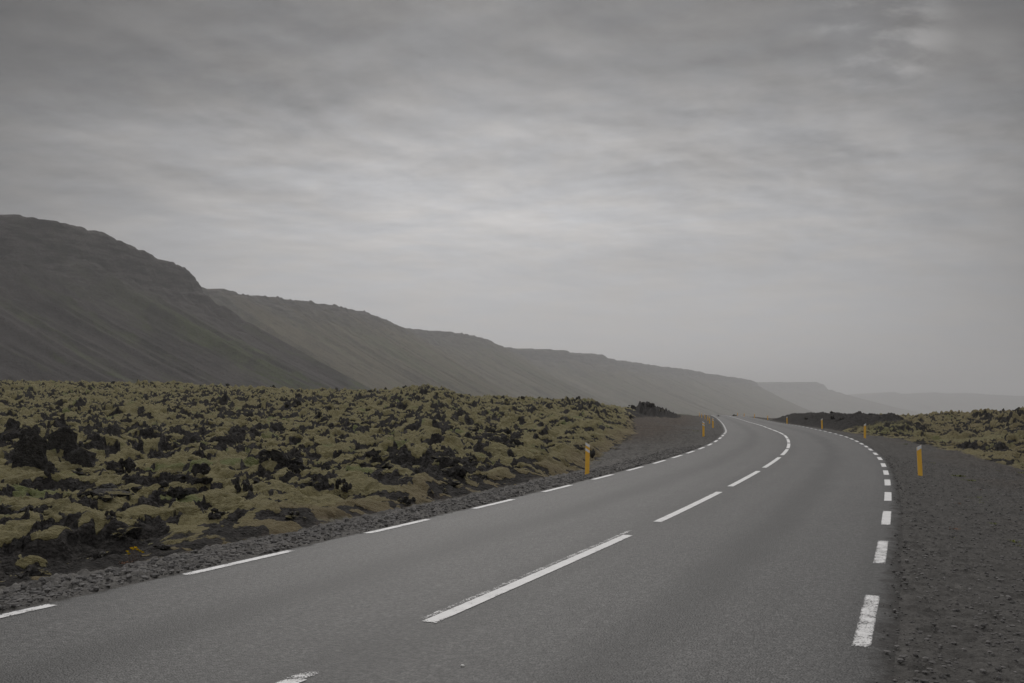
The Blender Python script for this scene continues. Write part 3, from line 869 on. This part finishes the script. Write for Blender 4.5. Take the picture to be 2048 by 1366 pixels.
sk = np.where((lava > .98) & (tt > .93) & (tt < 1.01) & (px > -100) & (px < 2150) & (np.abs(px - 1420) > 160))[0]
for k in nprng.choice(sk, 60, replace=False):
    x_, y_ = float(x[k]), float(y[k])
    if any((x_ - a) ** 2 + (y_ - b) ** 2 < 3 for a, b in used): continue
    used.append((x_, y_))
    wid = rnd.uniform(.35, .9); sd_ = 'left' if left[k] else 'right'
    put_rock(x_, y_, wid, wid * rnd.uniform(.4, .8), 'jagged dark lava rock sticking out of the moss on the %s field' % sd_, 'lava rocks scattered over the %s field' % sd_)

# ------------------------------------------------------------------ loose gravel (uncountable)
ico = bmesh.new(); bmesh.ops.create_icosphere(ico, subdivisions=1, radius=1)
IV = np.array([v.co[:] for v in ico.verts]); IF = np.array([[v.index for v in f.verts] for f in ico.faces]); ico.free()
def scatter(name, n, pts_fn, smin, smax, seed):
    r_ = np.random.default_rng(seed)
    X_, Y_ = pts_fn(r_, n)
    Z_ = ground_z(X_, Y_)
    s__, d__ = road_coords(X_, Y_)
    Z_ = np.where((d__ > -EDGE_L - .03) & (d__ < EDGE_R + .03), road_pt(s__, d__)[2] + .008, Z_)
    n = len(X_)
    sz = smin + (smax - smin) * r_.random(n) ** 3
    sc_ = sz[:, None] * (.55 + .6 * r_.random((n, 3))); sc_[:, 2] *= .75
    a = r_.random(n) * 6.283
    v = IV[None] * (1 + .35 * (r_.random((n, len(IV), 1)) - .5)) * sc_[:, None, :]
    ca_, sa_ = np.cos(a)[:, None], np.sin(a)[:, None]
    vx = v[..., 0] * ca_ - v[..., 1] * sa_; vy = v[..., 0] * sa_ + v[..., 1] * ca_
    VV = np.stack([vx + X_[:, None], vy + Y_[:, None], v[..., 2] + (Z_ + sz * .15)[:, None]], -1).reshape(-1, 3)
    FF = (IF[None] + (np.arange(n) * len(IV))[:, None, None]).reshape(-1, 3)
    tn_ = np.repeat(.60 + .8 * r_.random(n), len(IV))
    o = mesh_np(name, VV, FF, M_STONE, {'tint': tn_}, False)
    tag(o, kind='stuff')
    return o
def pl(r_, n):
    s_ = 1 + 44 * r_.random(n) ** 1.3
    o_ = -EDGE_L - .02 - 1.45 * r_.random(n)
    X_, Y_, _ = road_pt(s_, o_); k = Y_ > 3
    return X_[k], Y_[k]
def pr(r_, n):
    s_ = -1 + 42 * r_.random(n) ** 1.4
    o_ = EDGE_R - .12 + 6.2 * r_.random(n) ** .9
    X_, Y_, _ = road_pt(s_, o_); k = Y_ > 3
    return X_[k], Y_[k]
def pe(r_, n):
    s_ = -1 + 60 * r_.random(n) ** 1.5
    o_ = np.where(r_.random(n) < .6, EDGE_R - .18 + .6 * r_.random(n), -EDGE_L + .14 - .5 * r_.random(n))
    X_, Y_, _ = road_pt(s_, o_); k = Y_ > 3
    return X_[k], Y_[k]
scatter('gravel', 2200, pe, .005, .018, 6)
scatter('gravel', 15000, pl, .016, .050, 3)
scatter('gravel', 34000, pr, .006, .034, 4)

# ------------------------------------------------------------------ small plants, flowers, a pebble
def leafy(name, x_, y_, rad_, hgt_, n, label, cat, mat=None, seed=0):
    r_ = random.Random(seed)
    bm = bmesh.new()
    for k in range(n):
        a = r_.uniform(0, 6.283); q_ = rad_ * math.sqrt(r_.random())
        bx, by = math.cos(a) * q_, math.sin(a) * q_ * .8
        ln = hgt_ * r_.uniform(.5, 1.1); lw = ln * r_.uniform(.14, .24); d_ = r_.uniform(0, 6.283); tilt = r_.uniform(.2, 1.1)
        dx, dy = math.cos(d_), math.sin(d_)
        pts = []
        for u, wv_ in ((0, .35), (.35, 1), (.7, .8), (1, .05)):
            out_ = math.sin(tilt) * ln * u * (1 + .3 * u); up = math.cos(tilt) * ln * u * (1 - .25 * u)
            for sg in (-1, 1):
                pts.append(bm.verts.new((bx + dx * out_ - dy * lw * wv_ * sg, by + dy * out_ + dx * lw * wv_ * sg, up - .01 + (.1 * lw if sg > 0 else 0))))
        for i in range(3):
            bm.faces.new((pts[2 * i], pts[2 * i + 1], pts[2 * i + 3], pts[2 * i + 2]))
    o = bm_obj(name, bm, mat or M_PLANT, None, True)
    o.location = (x_, y_, float(ground_z(np.array([x_]), np.array([y_]))[0]) - .01)
    return tag(o, label, cat)
PL = [(1904, 952, .30, .09, 90, 'largest bright green low plant in the right gravel, below the near marker post'),
      (1928, 962, .22, .07, 60, 'yellow green low plant touching the right end of the largest gravel plant'),
      (1858, 926, .16, .06, 40, 'small green plant in the gravel just right of the near right marker post'),
      (2012, 1083, .12, .06, 45, 'small yellow green tuft in the coarse gravel at the right edge'),
      (2040, 948, .20, .08, 50, 'green tuft in the gravel at the far right frame edge'),
      (2033, 1092, .10, .05, 30, 'brownish tuft at the right frame edge below the yellow green tuft'),
      (1800, 888, .30, .08, 50, 'mossy green tuft between the second and nearest right marker posts'),
      (1392, 862, .35, .10, 40, 'dark green tuft left of the second left marker post')]
for i, (ppx, ppy, ra, hg, n_, lab) in enumerate(PL):
    x_, y_, _ = at(ppx, ppy)
    leafy('low_plant', x_, y_, ra, hg, n_, lab, 'plant', None, i)

rp = random.Random(12)
for i in range(16):
    ppx, ppy = rp.uniform(1890, 2046), rp.uniform(934, 1105)
    x_, y_, _ = at(ppx, ppy)
    leafy('low_plant', x_, y_, rp.uniform(.05, .14), rp.uniform(.03, .06), 26, 'tiny sparse tuft of leaves in the coarse gravel at far right', 'plant', M_PLANT if rp.random() < .6 else M_STEM, 50 + i)['group'] = 'tiny tufts in the right gravel'

fx, fy, fz = at(268, 1122)
fl_ = bpy.data.objects.new('yellow_flower_clump', None); COL.objects.link(fl_)
fl_.location = (fx, fy, fz)
tag(fl_, 'clump of small yellow flowers at the edge of the gravel by the lava', 'flowers')
bm = bmesh.new()
heads = []
r_ = random.Random(3)
for k, (ddx, hh_) in enumerate([(-.03, .13), (.02, .17), (.05, .16), (.075, .18), (.10, .15), (.0, .10), (.16, .14), (.17, .11)]):
    px_, py_ = ddx, r_.uniform(-.05, .05)
    a0 = Vector((ddx * .5 + .03, py_ * .5, -.03)); a1 = Vector((px_, py_, hh_))
    w_ = .003
    vs = [bm.verts.new(a0 + Vector((c_ * w_, s__ * w_, 0))) for c_, s__ in ((1, 0), (0, 1), (-1, 0), (0, -1))]
    vt = [bm.verts.new(a1 + Vector((c_ * w_ * .6, s__ * w_ * .6, 0))) for c_, s__ in ((1, 0), (0, 1), (-1, 0), (0, -1))]
    for i in range(4): bm.faces.new((vs[i], vs[(i + 1) % 4], vt[(i + 1) % 4], vt[i]))
    heads.append(a1)
bm_obj('stem', bm, M_STEM, fl_)
for hp_ in heads:
    bm = bmesh.new()
    for k in range(7):
        a = k / 7 * 6.283
        ca_, sa_ = math.cos(a), math.sin(a)
        q0 = bm.verts.new((0, 0, 0)); q1_ = bm.verts.new((ca_ * .016 - sa_ * .010, sa_ * .016 + ca_ * .010, .006))
        q2_ = bm.verts.new((ca_ * .032, sa_ * .032, .010)); q3 = bm.verts.new((ca_ * .016 + sa_ * .010, sa_ * .016 - ca_ * .010, .006))
        bm.faces.new((q0, q1_, q2_, q3))
    bmesh.ops.create_icosphere(bm, subdivisions=1, radius=.009, matrix=Matrix.Translation((0, 0, .004)))
    o = bm_obj('flower_head', bm, M_PETAL, fl_); o.location = hp_; o.rotation_euler = (-.7, 0, 0)
x_, y_, _ = at(262, 1128)
leafy('low_plant', x_, y_, .12, .07, 60, 'dull brownish green leaves at the foot of the yellow flowers', 'plant', M_STEM, 30)

bm = bmesh.new(); bmesh.ops.create_icosphere(bm, subdivisions=2, radius=.016)
for v in bm.verts: v.co *= 1 + .25 * mnoise.noise(v.co * 60); v.co.z *= .6
o = bm_obj('pebble', bm, M_PEB, None, True)
yy_ = F * 1.9 / (1317 - YH); xx_ = (927 - 1024) / F * yy_
sp_, dp_ = road_coords(np.array([xx_]), np.array([yy_])); _, _, zp = road_pt(sp_, dp_)
o.location = (xx_, yy_, float(zp[0]) + .015)
tag(o, 'single pale pebble lying on the grey asphalt in the foreground', 'pebble')

# ------------------------------------------------------------------ hills
def hill(name, rim, mat, n_u, n_t, slope_deg, cliff, base_z=-55.0, back=260, seed=0, rough_amp=1.0, run=1.25):
    """rim: list of (px, py, depth, downhill bearing in degrees: 90 = to the right, 180 = to the camera)"""
    a = np.array(rim, float)
    X_ = (a[:, 0] - 1024) / F * a[:, 2]; Y_ = a[:, 2]; Z_ = H + (YH - a[:, 1]) / F * a[:, 2]
    L_ = np.concatenate([[0], np.cumsum(np.maximum(np.hypot(np.diff(X_), np.diff(Y_)), 6))])
    u = np.linspace(0, L_[-1], n_u)
    RX, RY, RZ, RB = (np.interp(u, L_, q_) for q_ in (X_, Y_, Z_, np.radians(a[:, 3])))
    ker = np.hanning(9); ker /= ker.sum()
    RB = np.convolve(np.pad(RB, 4, mode='edge'), ker, 'valid')
    sc_ = a[:, 2].mean() / 1000
    RZ = RZ + rough_amp * sc_ ** .5 * (2.6 * fbm(u / 26, u * 0 + seed, seed, 5) + 3.0 * np.abs(fbm(u / 11, u * 0, seed + 3, 4)))
    stp = np.interp(u, np.arange(0, u[-1] + 60, 9.0) + np.random.default_rng(seed).uniform(-5, 5, len(np.arange(0, u[-1] + 60, 9.0))), np.random.default_rng(seed + 1).uniform(-1, 1, len(np.arange(0, u[-1] + 60, 9.0))))
    RZ = RZ + rough_amp * 1.5 * sc_ ** .4 * np.tanh(4 * stp)
    tb = -np.linspace(1, 0, 14)[:-1] ** 1.5                       # plateau behind the rim
    td = np.linspace(0, 1, n_t) ** 1.15
    T = np.concatenate([tb, td])
    U_, T_ = np.meshgrid(u, T, indexing='ij')
    rx_, ry_, rz_, rb_ = (np.repeat(q_[:, None], len(T), 1) for q_ in (RX, RY, RZ, RB))
    hgt = rz_ - base_z
    W_ = hgt / math.tan(R(slope_deg)) * run
    dist = np.where(T_ < 0, T_ * back, T_ * W_)
    gul_ = fbm(U_ / 60 + .5 * fbm(U_ / 90, T_ * 2.5, seed + 21, 2), T_ * 1.1 + seed, seed + 5, 4) * (.55 + .9 * np.abs(fbm(U_ / 200, T_ * 1.5, seed + 22, 2))); gul2 = fbm(U_ / 17, T_ * 1.3 + seed, seed + 6, 4)
    cl_ = cliff * (1 + .7 * fbm(U_ / 90, U_ * 0 + 4, seed + 8, 3))
    tq = np.clip(T_, 0, 1)
    talus = np.clip(1 - tq, 0, 1) ** 1.28
    z = base_z + hgt * np.where(tq < .06, 1 - cl_ * sstep(0, .05, tq), (1 - cl_) * (1 - (tq - .06) / .94) ** 1.22)
    z = np.where(T_ < 0, rz_ + .03 * hgt * (-T_) * 0.0 - 4 * T_ * T_, z)
    amp_ = np.clip(tq * 6, 0, 1) * np.clip((1 - tq) * 4, 0, 1)
    z = z + amp_ * (4.0 * gul_ + 3.8 * gul2) * sc_ ** .5 * rough_amp
    band_ = np.exp(-((tq - .10) / .10) ** 2)
    z = z + band_ * 7.0 * rough_amp * ridged(U_ / 14, T_ * 9, seed + 9, 4) * (tq > .012) - band_ * 3.6 * (tq > .012)
    z = z + 3.2 * rough_amp * sc_ ** .4 * np.clip(1 - tq * 2.4, 0, 1) * (tq > .01) * np.tanh(2.5 * np.sin(tq * W_ * .22 / sc_ ** .4 + 2.5 * fbm(U_ / 120, U_ * 0, seed + 12, 3))) * sstep(-.2, .25, fbm(U_ / 70, tq * 4, seed + 13, 3))
    x_ = rx_ + np.sin(rb_) * dist; y_ = ry_ + np.cos(rb_) * dist
    jx = fbm(U_ / 9, T_ * 25, seed + 10, 3) * 3.0 * rough_amp * np.clip(1 - tq * 3, 0, 1) * (T_ > 0.01)
    x_ = x_ + np.sin(rb_) * jx; y_ = y_ + np.cos(rb_) * jx
    cmask = np.clip(1.15 - tq * 5.5 + .9 * gul2, 0, 1) * (T_ > -.05)
    o = mesh_np(name, np.stack([x_, y_, z], -1).reshape(-1, 3), grid_faces(n_u, len(T)), mat,
                {'along': U_.ravel(), 'down': (tq * W_).ravel(), 'cliff': cmask.ravel()})
    return tag(o, kind='structure')

hill('hillside', [(-1100, 250, 760, 100), (-500, 345, 850, 98), (0, 426, 960, 96), (60, 437, 985, 96), (130, 448, 1010, 96), (190, 463, 1040, 95),
                  (235, 484, 1065, 94), (280, 503, 1095, 92), (315, 520, 1120, 92), (345, 527, 1145, 90), (370, 546, 1165, 86), (386, 558, 1178, 78),
                  (393, 578, 1192, 66), (392, 586, 1230, 45), (370, 590, 1290, 30), (300, 600, 1400, 20), (150, 600, 1600, 10)],
     M_SCREE, 700, 220, 34, .19, seed=11, back=200)
hill('hillside', [(250, 570, 1600, 110), (380, 577, 1680, 100), (405, 577, 1700, 98), (440, 578, 1730, 96), (478, 591, 1780, 95), (540, 596, 1850, 95), (620, 605, 1960, 96),
                  (660, 613, 2030, 96), (700, 621, 2110, 94), (720, 624, 2150, 92), (762, 640, 2260, 86), (785, 648, 2330, 76), (806, 658, 2400, 60), (800, 662, 2480, 40), (760, 668, 2600, 25), (680, 670, 2800, 15)],
     M_HEATH, 600, 170, 33, .05, seed=23, back=300)
hill('hillside', [(700, 655, 2500, 110), (806, 658, 2620, 100), (850, 662, 2700, 97), (900, 666, 2800, 95), (945, 672, 2900, 93), (975, 682, 3000, 88), (1000, 693, 3080, 78),
                  (1016, 698, 3150, 62), (1010, 702, 3260, 40), (960, 706, 3450, 25)],
     M_HEATH, 420, 130, 31, .06, seed=37, back=400)
hill('hillside', [(900, 693, 3300, 108), (1016, 697, 3450, 100), (1062, 700, 3550, 97), (1130, 702, 3700, 96), (1155, 709, 3800, 95), (1178, 708, 3900, 94), (1205, 711, 4000, 94), (1216, 718, 4100, 96),
                  (1290, 730, 4500, 97), (1380, 741, 5100, 98), (1420, 749, 5400, 98), (1470, 756, 5800, 96), (1500, 761, 6100, 88), (1511, 765, 6250, 74), (1514, 771, 6350, 55), (1505, 775, 6600, 30)],
     M_HEATH, 560, 120, 30, .14, seed=41, back=700)
hill('hillside', [(1380, 770, 8200, 130), (1516, 768, 8600, 120), (1560, 765, 8800, 112), (1600, 766, 9000, 108), (1632, 765, 9200, 100), (1645, 769, 9300, 88), (1651, 775, 9400, 70), (1650, 781, 9700, 40)],
     M_HEATH, 260, 90, 24, .22, seed=53, back=900, rough_amp=.8, run=1.5)
hill('hillside', [(1500, 796, 12500, 160), (1690, 793, 12500, 165), (1755, 791, 12400, 172), (1768, 787, 12400, 175), (1776, 789, 12400, 178), (1788, 784, 12400, 180), (1800, 788, 12400, 180), (1830, 789.5, 12400, 180),
                  (1868, 785, 12300, 182), (1895, 787.5, 12300, 184), (1930, 786, 12200, 186), (1990, 790, 12000, 188), (2048, 792.5, 11800, 190), (2300, 798, 11500, 196), (2700, 803, 11000, 200)],
     M_HEATH, 300, 60, 14, .03, seed=61, back=1500, rough_amp=.35, run=1.6)

# ------------------------------------------------------------------ haze
bm = bmesh.new()
bmesh.ops.create_cube(bm, size=1)
me = bpy.data.meshes.new('haze'); bm.to_mesh(me); bm.free()
hz = bpy.data.objects.new('haze', me); COL.objects.link(hz)
zb, zt_ = -64.0, 460.0
hz.scale = (44000, 44000, zt_ - zb)
hz.location = (0, 0, (zb + zt_) / 2)
m, t, out = material('haze_air')
pvn = t.n('ShaderNodeVolumePrincipled', ins={'Color': (.97, .97, .98), 'Density': 1.6e-4, 'Anisotropy': 0.45})
t.t.links.new(pvn.outputs[0], out.inputs['Volume'])
me.materials.append(m)
tag(hz, kind='stuff')
